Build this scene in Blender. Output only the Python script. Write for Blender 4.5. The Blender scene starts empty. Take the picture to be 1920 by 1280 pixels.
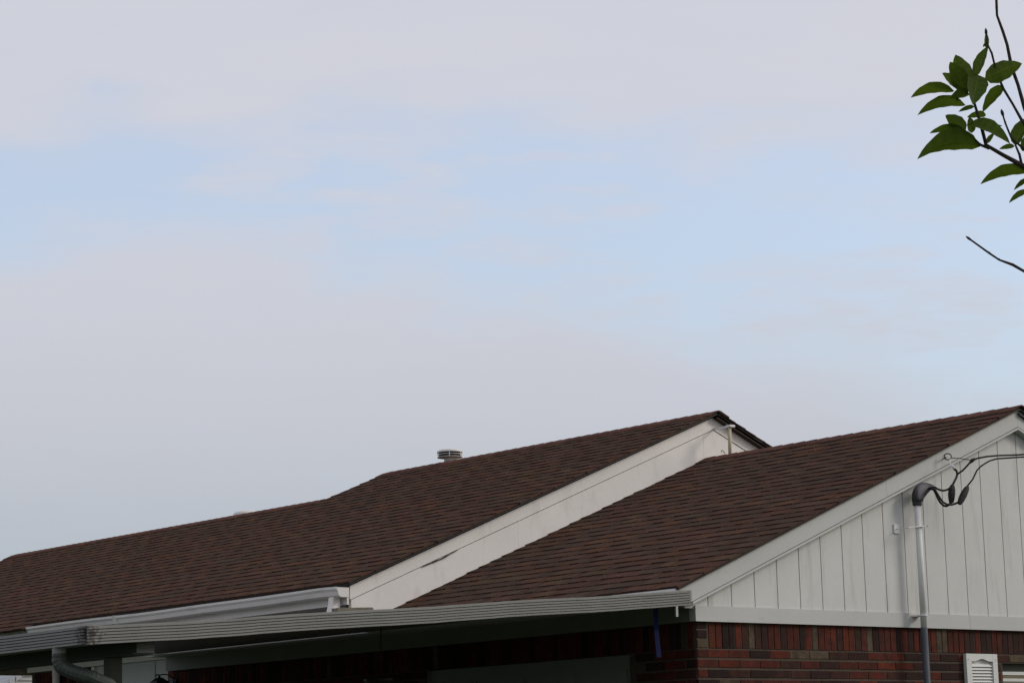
import bpy, math, random
from mathutils import Vector, Matrix
random.seed(7)
sc = bpy.context.scene
col = sc.collection

# ------------------------------------------------------------------ camera
CAM = Vector((-12.1727, -12.4750, -1.0800))
YAW, PITCH, ROLL = 0.7002, 0.1796, -0.0259
fw = Vector((math.sin(YAW)*math.cos(PITCH), math.cos(YAW)*math.cos(PITCH), math.sin(PITCH)))
rt = Vector((math.cos(YAW), -math.sin(YAW), 0)); up = rt.cross(fw)
r2 = math.cos(ROLL)*rt + math.sin(ROLL)*up; u2 = -math.sin(ROLL)*rt + math.cos(ROLL)*up
cd = bpy.data.cameras.new("camera"); cam = bpy.data.objects.new("camera", cd); col.objects.link(cam)
cd.sensor_width = 36; cd.lens = 4513.24/1920*36; cd.clip_start = .1; cd.clip_end = 2000
m3 = Matrix((r2, u2, -fw)).transposed()
cam.matrix_world = Matrix.Translation(CAM) @ m3.to_4x4()
sc.camera = cam

# ------------------------------------------------------------------ world, sun, exposure
SUN_TO = Vector((.68, -.51, .50)).normalized()
w = bpy.data.worlds.new("World"); sc.world = w; w.use_nodes = True
nt = w.node_tree; nt.nodes.clear()
def N(nt, typ, **kw):
    n = nt.nodes.new(typ)
    for k, v in kw.items(): setattr(n, k, v)
    return n
def math_n(nt, op, a, b=None, c=None, clamp=False):
    n = N(nt, 'ShaderNodeMath', operation=op, use_clamp=clamp)
    for i, v in enumerate((a, b, c)):
        if v is None: continue
        if hasattr(v, 'links'): nt.links.new(v, n.inputs[i])
        else: n.inputs[i].default_value = v
    return n.outputs[0]
out = N(nt, 'ShaderNodeOutputWorld'); bg = N(nt, 'ShaderNodeBackground')
nt.links.new(bg.outputs[0], out.inputs[0]); bg.inputs[1].default_value = .15
sky = N(nt, 'ShaderNodeTexSky'); sky.sky_type = 'NISHITA'; sky.sun_disc = False
sky.sun_elevation = math.asin(SUN_TO.z); sky.sun_rotation = math.atan2(SUN_TO.x, SUN_TO.y)
sky.air_density = 1.0; sky.dust_density = 1.6; sky.ozone_density = 1.0
tc = N(nt, 'ShaderNodeTexCoord'); sp = N(nt, 'ShaderNodeSeparateXYZ'); nt.links.new(tc.outputs['Generated'], sp.inputs[0])
az = math_n(nt, 'ARCTAN2', sp.outputs[0], sp.outputs[1]); el = math_n(nt, 'ARCSINE', sp.outputs[2])
def noise(scale_az, scale_el, off, detail, rough=.5):
    cb = N(nt, 'ShaderNodeCombineXYZ')
    nt.links.new(math_n(nt, 'MULTIPLY', az, scale_az), cb.inputs[0]); nt.links.new(math_n(nt, 'MULTIPLY', el, scale_el), cb.inputs[1]); cb.inputs[2].default_value = off
    n = N(nt, 'ShaderNodeTexNoise'); n.inputs['Scale'].default_value = 1; n.inputs['Detail'].default_value = detail; n.inputs['Roughness'].default_value = rough
    nt.links.new(cb.outputs[0], n.inputs['Vector']); return n.outputs['Fac']
def bump(a0, sa, e0, se):
    da = math_n(nt, 'POWER', math_n(nt, 'DIVIDE', math_n(nt, 'SUBTRACT', az, a0), sa), 2.0)
    de = math_n(nt, 'POWER', math_n(nt, 'DIVIDE', math_n(nt, 'SUBTRACT', el, e0), se), 2.0)
    return math_n(nt, 'EXPONENT', math_n(nt, 'MULTIPLY', math_n(nt, 'ADD', da, de), -1.0))
n1 = noise(8, 24, 3.1, 5, .5); n2 = noise(20, 60, 8.2, 4, .55); n3 = noise(11, 46, 5.7, 5, .6)
# two decks of thin stratus with a torn blue gap between them
def sstep(v, a, b):
    n = N(nt, 'ShaderNodeMapRange', interpolation_type='SMOOTHSTEP'); nt.links.new(v, n.inputs[0])
    for i, q in ((1, a), (2, b), (3, 0.0), (4, 1.0)): n.inputs[i].default_value = q
    return n.outputs[0]
elp = math_n(nt, 'MULTIPLY_ADD', math_n(nt, 'SUBTRACT', n1, .5), .085, el); elp = math_n(nt, 'MULTIPLY_ADD', math_n(nt, 'SUBTRACT', n2, .5), .03, elp)
top_d = math_n(nt, 'MULTIPLY_ADD', math_n(nt, 'MAXIMUM', math_n(nt, 'SUBTRACT', az, .70), 0.0), .10, elp)
low_d = math_n(nt, 'MULTIPLY_ADD', math_n(nt, 'MAXIMUM', math_n(nt, 'SUBTRACT', az, .60), 0.0), .22, elp)
deck_top = sstep(top_d, .245, .288); deck_low = math_n(nt, 'SUBTRACT', 1.0, sstep(low_d, .196, .240))
wisp = math_n(nt, 'MULTIPLY', sstep(n3, .44, .70), .75)
mask = math_n(nt, 'MAXIMUM', math_n(nt, 'MAXIMUM', deck_top, deck_low), wisp)
mask = math_n(nt, 'MULTIPLY_ADD', mask, .48, .45); mask = math_n(nt, 'MULTIPLY_ADD', math_n(nt, 'SUBTRACT', n3, .5), .16, mask)
hs = N(nt, 'ShaderNodeMix', data_type='RGBA', blend_type='MULTIPLY'); hs.inputs['Factor'].default_value = 1
nt.links.new(sky.outputs[0], hs.inputs['A']); hs.inputs['B'].default_value = (1.0, 1.0, 1.0, 1)
mx = N(nt, 'ShaderNodeMix', data_type='RGBA'); nt.links.new(mask, mx.inputs['Factor'])
nt.links.new(hs.outputs['Result'], mx.inputs['A'])
cc = N(nt, 'ShaderNodeMix', data_type='RGBA'); nt.links.new(sstep(el, .05, .17), cc.inputs['Factor'])      # cloud is bluer and duller through the thick low air
cc.inputs['A'].default_value = (2.44, 2.76, 3.10, 1); cc.inputs['B'].default_value = (2.96, 2.96, 3.24, 1); nt.links.new(cc.outputs['Result'], mx.inputs['B'])
hz = N(nt, 'ShaderNodeMapRange', interpolation_type='SMOOTHSTEP'); nt.links.new(el, hz.inputs[0])      # greyer, duller air low down
for i, v in ((1, .03), (2, .27), (3, .80), (4, 1.02)): hz.inputs[i].default_value = v
hv = N(nt, 'ShaderNodeVectorMath', operation='SCALE'); nt.links.new(mx.outputs['Result'], hv.inputs[0]); nt.links.new(hz.outputs[0], hv.inputs['Scale'])
nt.links.new(hv.outputs[0], bg.inputs[0])
sl = bpy.data.lights.new("sun", 'SUN'); sun = bpy.data.objects.new("sun", sl); col.objects.link(sun)
sl.energy = 1.1; sl.angle = math.radians(16); sl.color = (1, .95, .87)
sun.rotation_euler = SUN_TO.to_track_quat('Z', 'Y').to_euler(); sun.location = (10, -10, 20)
sc.view_settings.view_transform = 'Standard'; sc.view_settings.look = 'None'; sc.view_settings.gamma = 1; sc.view_settings.exposure = .5
sc.view_settings.use_curve_mapping = False

# ------------------------------------------------------------------ materials
def material(name, rgb, rough=.7, noise_scale=None, noise_amt=.15, bump_scale=None, bump_amt=.1, attr=False, objcol=False, metal=0, spec=.3, dirt=None):
    m = bpy.data.materials.new(name); m.use_nodes = True; t = m.node_tree; p = t.nodes['Principled BSDF']
    p.inputs['Roughness'].default_value = rough; p.inputs['Metallic'].default_value = metal; p.inputs['Specular IOR Level'].default_value = spec
    geo = N(t, 'ShaderNodeNewGeometry')
    if attr: a = N(t, 'ShaderNodeAttribute', attribute_name='Col'); c = a.outputs['Color']
    elif objcol: a = N(t, 'ShaderNodeObjectInfo'); c = a.outputs['Color']
    else: a = N(t, 'ShaderNodeRGB'); a.outputs[0].default_value = (*rgb, 1); c = a.outputs[0]
    if noise_scale:
        for sc_, am in ((noise_scale, noise_amt), (noise_scale*7, noise_amt*.6)):
            n = N(t, 'ShaderNodeTexNoise'); n.inputs['Scale'].default_value = sc_; n.inputs['Detail'].default_value = 4
            t.links.new(geo.outputs['Position'], n.inputs['Vector'])
            f = math_n(t, 'MULTIPLY_ADD', math_n(t, 'SUBTRACT', n.outputs['Fac'], .5), 2*am*2, 1.0)
            mm = N(t, 'ShaderNodeVectorMath', operation='SCALE'); t.links.new(c, mm.inputs[0]); t.links.new(f, mm.inputs['Scale']); c = mm.outputs[0]
    if dirt:                                   # (r,g,b), stretch, threshold: runs of grime
        mp = N(t, 'ShaderNodeMapping'); mp.inputs['Scale'].default_value = dirt[1]; t.links.new(geo.outputs['Position'], mp.inputs[0])
        n = N(t, 'ShaderNodeTexNoise'); n.inputs['Scale'].default_value = 1; n.inputs['Detail'].default_value = 6; n.inputs['Roughness'].default_value = .62
        t.links.new(mp.outputs[0], n.inputs['Vector'])
        f = math_n(t, 'MULTIPLY', math_n(t, 'SUBTRACT', n.outputs['Fac'], dirt[2]), dirt[3], clamp=True)
        mm = N(t, 'ShaderNodeMix', data_type='RGBA'); t.links.new(f, mm.inputs['Factor']); t.links.new(c, mm.inputs['A']); mm.inputs['B'].default_value = (*dirt[0], 1); c = mm.outputs['Result']
    t.links.new(c, p.inputs['Base Color'])
    if bump_scale:
        n = N(t, 'ShaderNodeTexNoise'); n.inputs['Scale'].default_value = bump_scale; n.inputs['Detail'].default_value = 3
        t.links.new(geo.outputs['Position'], n.inputs['Vector'])
        b = N(t, 'ShaderNodeBump'); b.inputs['Strength'].default_value = bump_amt; b.inputs['Distance'].default_value = .01
        t.links.new(n.outputs['Fac'], b.inputs['Height']); t.links.new(b.outputs[0], p.inputs['Normal'])
    return m
M = {}
M['shingle'] = material('shingle', None, .95, 60, .16, 240, .35, attr=True, spec=.0, dirt=((.046, .034, .029), (.5, 4.5, .5), .50, 2.0))
M['deck'] = material('deck', (.045, .034, .028), .9, 20, .2)
M['drip'] = material('drip', (.028, .026, .024), .6)
M['white_b'] = material('white_b', (.74, .70, .655), .65, 3, .035, 40, .06, dirt=((.44, .41, .37), (7, 7, 2.0), .57, 2.2))
M['siding'] = material('siding', (.55, .545, .52), .65, 3, .035, 50, .06, dirt=((.27, .26, .23), (11, 11, 1.0), .54, 2.4))
M['trim'] = material('trim', (.465, .462, .442), .6, 3, .03, 45, .05, dirt=((.24, .22, .19), (5, 5, 16), .62, 2.2))
M['gutter'] = material('gutter', (.68, .645, .61), .45, 4, .04, dirt=((.27, .255, .23), (2.5, 2.5, 14), .56, 2.6))
M['awning'] = material('awning', (.192, .192, .180), .5, 4, .05, dirt=((.10, .098, .085), (2.2, 2.2, 18), .56, 2.4))
def corner_grime(m, pt, rad):
    t = m.node_tree; p = t.nodes['Principled BSDF']; src = p.inputs['Base Color'].links[0].from_socket; geo = N(t, 'ShaderNodeNewGeometry')
    dn = N(t, 'ShaderNodeVectorMath', operation='DISTANCE'); t.links.new(geo.outputs['Position'], dn.inputs[0]); dn.inputs[1].default_value = pt
    n = N(t, 'ShaderNodeTexNoise'); n.inputs['Scale'].default_value = 38; n.inputs['Detail'].default_value = 5; t.links.new(geo.outputs['Position'], n.inputs['Vector'])
    f = math_n(t, 'SUBTRACT', 1.0, math_n(t, 'DIVIDE', dn.outputs['Value'], rad))
    f = math_n(t, 'MULTIPLY', math_n(t, 'ADD', f, math_n(t, 'MULTIPLY', math_n(t, 'SUBTRACT', n.outputs['Fac'], .55), 2.6)), 1.5, clamp=True)
    f = math_n(t, 'MULTIPLY', f, math_n(t, 'LESS_THAN', dn.outputs['Value'], rad*1.3))
    mm = N(t, 'ShaderNodeMix', data_type='RGBA'); t.links.new(f, mm.inputs['Factor']); t.links.new(src, mm.inputs['A']); mm.inputs['B'].default_value = (.035, .03, .026, 1); t.links.new(mm.outputs['Result'], p.inputs['Base Color'])
corner_grime(M['awning'], (-5.13, -.25, -.20), .12)
M['shaded_trim'] = material('shaded_trim', (.17, .175, .145), .6, 3, .06)  # the white trim again, deep shade under the patio cover put into its colour
M['shaded_elbow'] = material('shaded_elbow', (.045, .053, .045), .5, 10, .1)  # downspout pipe in a darker colour that paints in the shade around it
M['dark_trim'] = material('dark_trim', (.045, .05, .04), .6, 6, .1)
M['galv'] = material('galv', (.70, .69, .675), .9, 12, .06, spec=.1)
M['pvc'] = material('pvc', (.058, .066, .078), .6, 10, .12)
M['hood'] = material('hood', (.055, .053, .06), .55, 14, .15, 60, .1)
M['cable'] = material('cable', (.012, .011, .011), .6, 30, .2)
M['wire'] = material('wire', (.12, .115, .105), .5, metal=.3)
M['porcelain'] = material('porcelain', (.7, .7, .7), .3)
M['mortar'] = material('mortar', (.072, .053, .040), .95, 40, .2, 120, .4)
M['brick'] = material('brick', None, .9, 16, .30, 90, .5, objcol=True, spec=.15)
def flashed(m):
    t = m.node_tree; p = t.nodes['Principled BSDF']; src = p.inputs['Base Color'].links[0].from_socket; geo = N(t, 'ShaderNodeNewGeometry')
    n = N(t, 'ShaderNodeTexNoise'); n.inputs['Scale'].default_value = 8.5; n.inputs['Detail'].default_value = 5; n.inputs['Roughness'].default_value = .6; t.links.new(geo.outputs['Position'], n.inputs['Vector'])
    f = math_n(t, 'MULTIPLY', math_n(t, 'SUBTRACT', n.outputs['Fac'], .47), 4.5, clamp=True); f = math_n(t, 'MULTIPLY', f, .72)
    mm = N(t, 'ShaderNodeMix', data_type='RGBA'); t.links.new(f, mm.inputs['Factor']); t.links.new(src, mm.inputs['A']); mm.inputs['B'].default_value = (.026, .0125, .0100, 1); t.links.new(mm.outputs['Result'], p.inputs['Base Color'])
flashed(M['brick'])
M['vent'] = material('vent', (.62, .59, .55), .5, 12, .06, dirt=((.30, .24, .15), (18, 18, 30), .56, 2.5))
M['pole'] = material('pole', (.42, .37, .25), .55, 14, .1)
M['louver'] = material('louver', (.60, .60, .57), .5, 8, .03)
M['garage'] = material('garage', (.17, .18, .16), .6, 5, .06)
M['door'] = material('door', (.48, .50, .47), .55, 6, .04)
M['lantern'] = material('lantern', (.012, .012, .012), .4)
M['bark'] = material('bark', (.045, .032, .026), .85, 120, .25, 200, .5)
M['strap'] = material('strap', (.012, .020, .085), .8)
M['concrete'] = material('concrete', (.055, .052, .047), .9, 2, .12, 30, .2)
M['neigh_wall'] = material('neigh_wall', (.34, .34, .335), .7, 1, .05)
M['neigh_roof'] = material('neigh_roof', (.40, .41, .42), .8, 3, .08, dirt=((.27, .28, .29), (.4, .4, 9), .5, 3))
M['wood'] = material('wood', (.16, .14, .105), .9, 30, .25, 80, .4)
def leaf_mat():
    m = bpy.data.materials.new('leaf'); m.use_nodes = True; t = m.node_tree; p = t.nodes['Principled BSDF']; o = t.nodes['Material Output']
    oi = N(t, 'ShaderNodeObjectInfo'); geo = N(t, 'ShaderNodeNewGeometry')
    cr = N(t, 'ShaderNodeValToRGB'); cr.color_ramp.elements[0].color = (.045, .072, .010, 1); cr.color_ramp.elements[1].color = (.075, .115, .014, 1)
    t.links.new(oi.outputs['Random'], cr.inputs[0])
    n = N(t, 'ShaderNodeTexNoise'); n.inputs['Scale'].default_value = 90; t.links.new(geo.outputs['Position'], n.inputs['Vector'])
    mm = N(t, 'ShaderNodeVectorMath', operation='SCALE'); t.links.new(cr.outputs[0], mm.inputs[0]); t.links.new(math_n(t, 'ADD', math_n(t, 'MULTIPLY', n.outputs['Fac'], .5), .75), mm.inputs['Scale'])
    av = N(t, 'ShaderNodeAttribute', attribute_name='Col'); mv = N(t, 'ShaderNodeVectorMath', operation='MULTIPLY'); t.links.new(mm.outputs[0], mv.inputs[0]); t.links.new(av.outputs['Color'], mv.inputs[1])
    t.links.new(mv.outputs[0], p.inputs['Base Color']); p.inputs['Roughness'].default_value = .62; p.inputs['Specular IOR Level'].default_value = .15
    tr = N(t, 'ShaderNodeBsdfTranslucent'); tr.inputs[0].default_value = (.11, .17, .012, 1)
    mi = N(t, 'ShaderNodeMixShader'); mi.inputs[0].default_value = .35
    t.links.new(p.outputs[0], mi.inputs[1]); t.links.new(tr.outputs[0], mi.inputs[2]); t.links.new(mi.outputs[0], o.inputs[0])
    return m
M['leaf'] = leaf_mat()
def grass_mat():
    m = material('lawn', (.035, .052, .018), .95, .6, .2); return m
M['lawn'] = grass_mat()
def glass_mat():
    m = bpy.data.materials.new('pane'); m.use_nodes = True; p = m.node_tree.nodes['Principled BSDF']
    p.inputs['Base Color'].default_value = (.02, .035, .028, 1); p.inputs['Roughness'].default_value = .06; p.inputs['Specular IOR Level'].default_value = .5
    return m
M['pane'] = glass_mat()
def brick_tex():
    m = bpy.data.materials.new('brickwork'); m.use_nodes = True; t = m.node_tree; p = t.nodes['Principled BSDF']
    geo = N(t, 'ShaderNodeNewGeometry'); s = N(t, 'ShaderNodeSeparateXYZ'); t.links.new(geo.outputs['Position'], s.inputs[0])
    cb = N(t, 'ShaderNodeCombineXYZ'); t.links.new(math_n(t, 'ADD', s.outputs[0], s.outputs[1]), cb.inputs[0]); t.links.new(s.outputs[2], cb.inputs[1])
    b = N(t, 'ShaderNodeTexBrick'); t.links.new(cb.outputs[0], b.inputs['Vector'])
    b.inputs['Scale'].default_value = 1; b.inputs['Brick Width'].default_value = .213; b.inputs['Row Height'].default_value = .0715; b.inputs['Mortar Size'].default_value = .005
    b.inputs['Color1'].default_value = (.11, .028, .018, 1); b.inputs['Color2'].default_value = (.035, .022, .022, 1); b.inputs['Mortar'].default_value = (.17, .145, .115, 1)
    t.links.new(b.outputs[0], p.inputs['Base Color']); p.inputs['Roughness'].default_value = .9
    bp = N(t, 'ShaderNodeBump'); bp.inputs['Strength'].default_value = .6; bp.inputs['Distance'].default_value = .008; bp.invert = True
    t.links.new(b.outputs['Fac'], bp.inputs['Height']); t.links.new(bp.outputs[0], p.inputs['Normal'])
    return m
M['brickwork'] = brick_tex()

# ------------------------------------------------------------------ helpers
class MB:
    def __init__(s): s.v = []; s.f = []; s.c = []
    def face(s, idx, c=None): s.f.append(tuple(idx)); s.c.append(c)
    def add(s, verts, faces, c=None):
        b = len(s.v); s.v += [tuple(q) for q in verts]
        for f in faces: s.face([b+i for i in f], c)
    def box(s, x0, x1, y0, y1, z0, z1, c=None):
        s.add([(x0, y0, z0), (x1, y0, z0), (x1, y1, z0), (x0, y1, z0), (x0, y0, z1), (x1, y0, z1), (x1, y1, z1), (x0, y1, z1)],
              [(3, 2, 1, 0), (4, 5, 6, 7), (0, 1, 5, 4), (1, 2, 6, 5), (2, 3, 7, 6), (3, 0, 4, 7)], c); return s
    def prism_y(s, poly, y0, y1, c=None):       # poly of (x,z), counter-clockwise seen from -y
        n = len(poly); s.add([(x, y0, z) for x, z in poly] + [(x, y1, z) for x, z in poly],
              [tuple(range(n)), tuple(range(2*n-1, n-1, -1))] + [(i, n+i, n+(i+1) % n, (i+1) % n) for i in range(n)], c); return s
    def prism_x(s, poly, x0, x1, dz=0, c=None):       # poly of (y,z); far end shifted by dz in z
        n = len(poly); s.add([(x0, y, z) for y, z in poly] + [(x1, y, z+dz) for y, z in poly],
              [tuple(range(n-1, -1, -1)), tuple(range(n, 2*n))] + [(i, (i+1) % n, n+(i+1) % n, n+i) for i in range(n)], c); return s
    def tube(s, pts, rad, seg=8, c=None, cap=True):
        pts = [Vector(p) for p in pts]; n = len(pts); rings = []
        rads = rad if isinstance(rad, (list, tuple)) else [rad]*n
        prev = None
        for i, p in enumerate(pts):
            d = (pts[min(i+1, n-1)] - pts[max(i-1, 0)]).normalized()
            a = prev - d*prev.dot(d) if prev is not None else d.orthogonal()
            if a.length < 1e-6: a = d.orthogonal()
            a.normalize(); prev = a; b = d.cross(a)
            rings.append([p + rads[i]*(math.cos(2*math.pi*k/seg)*a + math.sin(2*math.pi*k/seg)*b) for k in range(seg)])
        fs = []
        for i in range(n-1):
            for k in range(seg): fs.append((i*seg+k, i*seg+(k+1) % seg, (i+1)*seg+(k+1) % seg, (i+1)*seg+k))
        if cap: fs += [tuple(range(seg-1, -1, -1)), tuple(range((n-1)*seg, n*seg))]
        s.add([q for r in rings for q in r], fs, c); return s
    def lathe(s, cx, cy, prof, seg=20, c=None):       # prof of (r,z)
        n = len(prof); vs = [(cx+r*math.cos(2*math.pi*k/seg), cy+r*math.sin(2*math.pi*k/seg), z) for r, z in prof for k in range(seg)]
        fs = [(i*seg+k, i*seg+(k+1) % seg, (i+1)*seg+(k+1) % seg, (i+1)*seg+k) for i in range(n-1) for k in range(seg)]
        s.add(vs, fs, c); return s
    def mesh(s, name, smooth=False):
        me = bpy.data.meshes.new(name); me.from_pydata(s.v, [], s.f); me.update()
        if any(q is not None for q in s.c):
            at = me.color_attributes.new('Col', 'FLOAT_COLOR', 'CORNER'); arr = []
            for f, q in zip(s.f, s.c): arr += list((*(q or (.05, .03, .03)), 1))*len(f)
            at.data.foreach_set('color', arr)
        if smooth:
            for p in me.polygons: p.use_smooth = True
        return me
def wl(o):
    v = Vector((0, 0, 0))
    while o is not None: v += o.location if o.get('_abs') is None else Vector((0, 0, 0)); o = o.parent
    return v
BASE = {}
def obj(name, mesh, mat, parent=None, loc=(0, 0, 0), smooth=False, **props):
    if isinstance(mesh, MB): mesh = mesh.mesh(name, smooth)
    if mat is not None and not mesh.materials: mesh.materials.append(M[mat])
    o = bpy.data.objects.new(name, mesh); col.objects.link(o); place(o, parent, loc)
    for k, v in props.items(): o[k] = v
    return o
def place(o, parent, loc):
    loc = Vector(loc); BASE[o.name] = loc
    if parent is not None: o.parent = parent; o.location = loc - BASE[parent.name]
    else: o.location = loc
def thing(name, loc, label, cat, group=None):
    o = bpy.data.objects.new(name, None); col.objects.link(o); place(o, None, loc); o.empty_display_size = .2
    o['label'] = label; o['category'] = cat
    if group: o['group'] = group
    return o
def bevel_box(w, d, h, b):       # brick centred on x,z; front face at y=0, depth +d; chamfered front edges
    x, z = w/2, h/2
    return MB_from([(-x+b, 0, -z+b), (x-b, 0, -z+b), (x-b, 0, z-b), (-x+b, 0, z-b), (-x, b, -z), (x, b, -z), (x, b, z), (-x, b, z), (-x, d, -z), (x, d, -z), (x, d, z), (-x, d, z)],
                   [(0, 1, 2, 3), (0, 4, 5, 1), (1, 5, 6, 2), (2, 6, 7, 3), (3, 7, 4, 0), (4, 8, 9, 5), (5, 9, 10, 6), (6, 10, 11, 7), (7, 11, 8, 4)])
def MB_from(v, f): m = MB(); m.add(v, f); return m

GZ = -2.5
# ------------------------------------------------------------------ ground
g = MB(); g.add([(-400, -400, GZ), (400, -400, GZ), (400, 400, GZ), (-400, 400, GZ)], [(0, 1, 2, 3)])
obj('lawn', g, 'lawn', kind='structure')
g = MB(); g.box(-5.3, -.001, -.4, 7.1, GZ-.1, GZ+.1); obj('patio_slab', g, 'concrete', kind='structure')

# ------------------------------------------------------------------ the house
PT = .4028                                        # roof pitch
XA, ZA, XE, ZE, YA0, YB = 3.7035, 1.8336, -.276, .2308, -.12, 3.608
XB, ZB, XBE = 3.7916, 2.276, -.5208
ZBE = ZB - PT*(XB-XBE)
YB0, YBL = YB-.12, 8.686
XC = 2.944; ZC = ZB - PT*(XB-XC); YCL = 15.58
CO = 1/math.sqrt(1+PT*PT); SI = PT*CO
house = thing('brick_house', (2, 4, GZ), 'low brick house with brown shingle roofs, white gables and white gutters', 'house')

# --- roof decks
def deck(name, xr, zr, xl, y0, y1, th=.010, label=None):
    xR = 2*xr - xl; zl = zr - PT*(xr-xl)
    m = MB().prism_y([(xl, zl), (xl, zl-th), (xr, zr-th*1.05), (xR, zl-th), (xR, zl), (xr, zr)], y0, y1)
    return obj(name, m, 'drip', house)
roof_a = deck('roof', XA, ZA-.012, XE, YA0, YB-.002); roof_a['label'] = 'lower brown shingle roof over the front wing'
roof_b = deck('roof', XB, ZB-.012, XBE, YB0, YBL); roof_b['label'] = 'upper brown shingle roof with the raised ridge'
roof_c = deck('roof', XC, ZC-.012, XBE, YBL+.001, YCL); roof_c['label'] = 'long brown shingle roof of the far wing'

# --- shingles: one metre strips with raised tabs, laid course by course
PAL = [((.076, .043, .034), 6), ((.068, .042, .034), 6), ((.060, .042, .034), 4), ((.092, .046, .030), 3), ((.085, .041, .033), 4), ((.082, .050, .033), 2)]
PALX0 = (.074, .044, .035); BUTT = (.045, .030, .024)
PALX = [tuple(a*.68+b*.32 for a, b in zip(c, PALX0)) for c, k in PAL for _ in range(k)]
EXP = .1425
def strip(mb, x0, z0, s0, y0, y1, rng, upper):
    y = y0; tab = rng.random() < .5; last = None
    while y < y1 - 1e-4:
        wd = rng.uniform(.10, .30) if tab else rng.uniform(.06, .17)
        ye = y1 if y1-y-wd < .05 else y+wd
        h = (.0142 if tab else .0098) + rng.uniform(-.0012, .0012)
        c = rng.choice(PALX); k = rng.uniform(.90, 1.10) * (1.0 if tab else .93); c = tuple(q*k for q in c)
        sa = s0 + rng.uniform(-.002, .002) - (.002 if tab else 0); sb = s0+EXP+.028
        dy = .006 if tab else 0
        def P(sv, hh, yy): return (x0+sv*CO-hh*SI, yy, z0+sv*SI+hh*CO)
        hb = .0045 if sb < upper else .004
        ya, yb = y+rng.uniform(0, .004), ye-rng.uniform(0, .004)
        vs = [P(sa, -.004, ya+dy), P(sa, -.004, yb-dy), P(sa, h, yb-dy), P(sa, h, ya+dy), P(min(sb, upper), -.002, ya), P(min(sb, upper), -.002, yb), P(min(sb, upper), hb, yb), P(min(sb, upper), hb, ya)]
        mb.add(vs, [(3, 7, 6, 2), (0, 4, 7, 3), (1, 2, 6, 5)], (c[0]*1.13, c[1]*1.20, c[2]*1.18)); b_ = len(mb.v)-8; mb.face([b_, b_+3, b_+2, b_+1], BUTT)   # cut asphalt edge, coloured darker to draw the shadow line under the tabs
        y = ye; tab = not tab
shingle_list = []
def shingle_slope(x0, z0, nfun, length, rng, roof):
    i = 0
    while i*EXP < length - .02:
        y0, y1 = nfun(i)
        y = y0 + rng.uniform(-.012, .007); stop = y1 + rng.uniform(-.004, .008)
        y2 = y + rng.uniform(.25, 1.0)
        while y < stop - .01:
            e = min(y2, stop)
            if stop - e < .12: e = stop
            mb = MB(); strip(mb, x0, z0, i*EXP, y, e, rng, length)
            p = Vector((x0+i*EXP*CO, (y+e)/2, z0+i*EXP*SI)); shingle_list.append(((p-CAM).length, mb, roof))
            y = e; y2 = e + rng.uniform(.96, 1.04)
        i += 1
rng = random.Random(11)
shingle_slope(XE-.012, ZE-.012*PT-.002, lambda i: (YA0-.012, YB-.004), (XA-XE)/CO, rng, roof_a)
LB = (XB-XBE)/CO; LC = (XC-XBE)/CO
shingle_slope(XBE-.012, ZBE-.012*PT-.002, lambda i: (YB0-.012, YCL+.01 if (i+.6)*EXP < LC else YBL+.012), LB, rng, roof_b)
shingle_slope(XBE-.012-EXP*CO, ZBE-.012*PT-.002-EXP*SI, lambda i: (YBL+.02, YCL+.01), EXP*1.0, rng, roof_c)      # the gutterless far eave hangs one course lower
shingle_list.sort(key=lambda t: t[0])
for d, mb, rf in shingle_list[:300]: obj('shingle', mb, 'shingle', rf)
far = MB()
def back_courses(xr, xl, zl, y0, y1, length):
    i = 0
    while i*EXP < length-.02:
        mb = MB(); strip(mb, xl-.012, zl, i*EXP, y0+rng.uniform(-.008, .006), y1, rng, length)
        b = len(far.v); far.v += [(2*xr-x, y, z) for x, y, z in mb.v]
        for f, c in zip(mb.f, mb.c): far.face([b+q for q in f][::-1], c)
        i += 1
back_courses(XA, XE, ZE-.007, YA0-.012, YB-.004, (XA-XE)/CO); back_courses(XB, XBE, ZBE-.007, YB0-.012, YBL+.012, (XB-XBE)/CO)
for d, mb, rf in shingle_list[300:]:
    b = len(far.v); far.v += mb.v
    for f, c in zip(mb.f, mb.c): far.face([b+i for i in f], c)
obj('shingle_courses', far, 'shingle', roof_b, kind='stuff')
# --- ridge caps
def caps(xr, zr, y0, y1, roof):
    n = round((y1-y0)/EXP); e = (y1-y0)/n
    for i in range(n):
        a = y0+i*e; b = a+e+.03; mb = MB(); k = rng.uniform(.85, 1.15)
        c = tuple(q*k for q in rng.choice([(.118, .062, .050), (.108, .057, .046), (.125, .067, .052)]))
        wv = .145+rng.uniform(-.006, .006); t0, t1 = .018, .011        # raised at the near end, tucked under the next
        rows = []
        for yy, t in ((a, t0), (b, t1)):
            rows.append([(xr-wv*CO, yy, zr-wv*SI+t), (xr-.03, yy, zr-.008+t), (xr, yy, zr-.002+t), (xr+.03, yy, zr-.008+t), (xr+wv*CO, yy, zr-wv*SI+t)])
        vs = rows[0]+rows[1]+[(x, y, z-.012) for x, y, z in rows[0]]+[(x, y, z-.012) for x, y, z in rows[1]]
        fs = [(j, j+1, j+6, j+5) for j in range(4)] + [(10+j, 11+j, j+1, j) for j in range(4)] + [(0, 5, 15, 10), (4, 14, 19, 9)]
        mb.add(vs, fs, c); obj('ridge_cap', mb, 'shingle', roof)
caps(XA, ZA, YA0-.02, YB-.01, roof_a)
caps(XB, ZB, YB0-.02, YBL+.01, roof_b)
caps(XC, ZC, YBL-.02, YCL+.01, roof_c)

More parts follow.
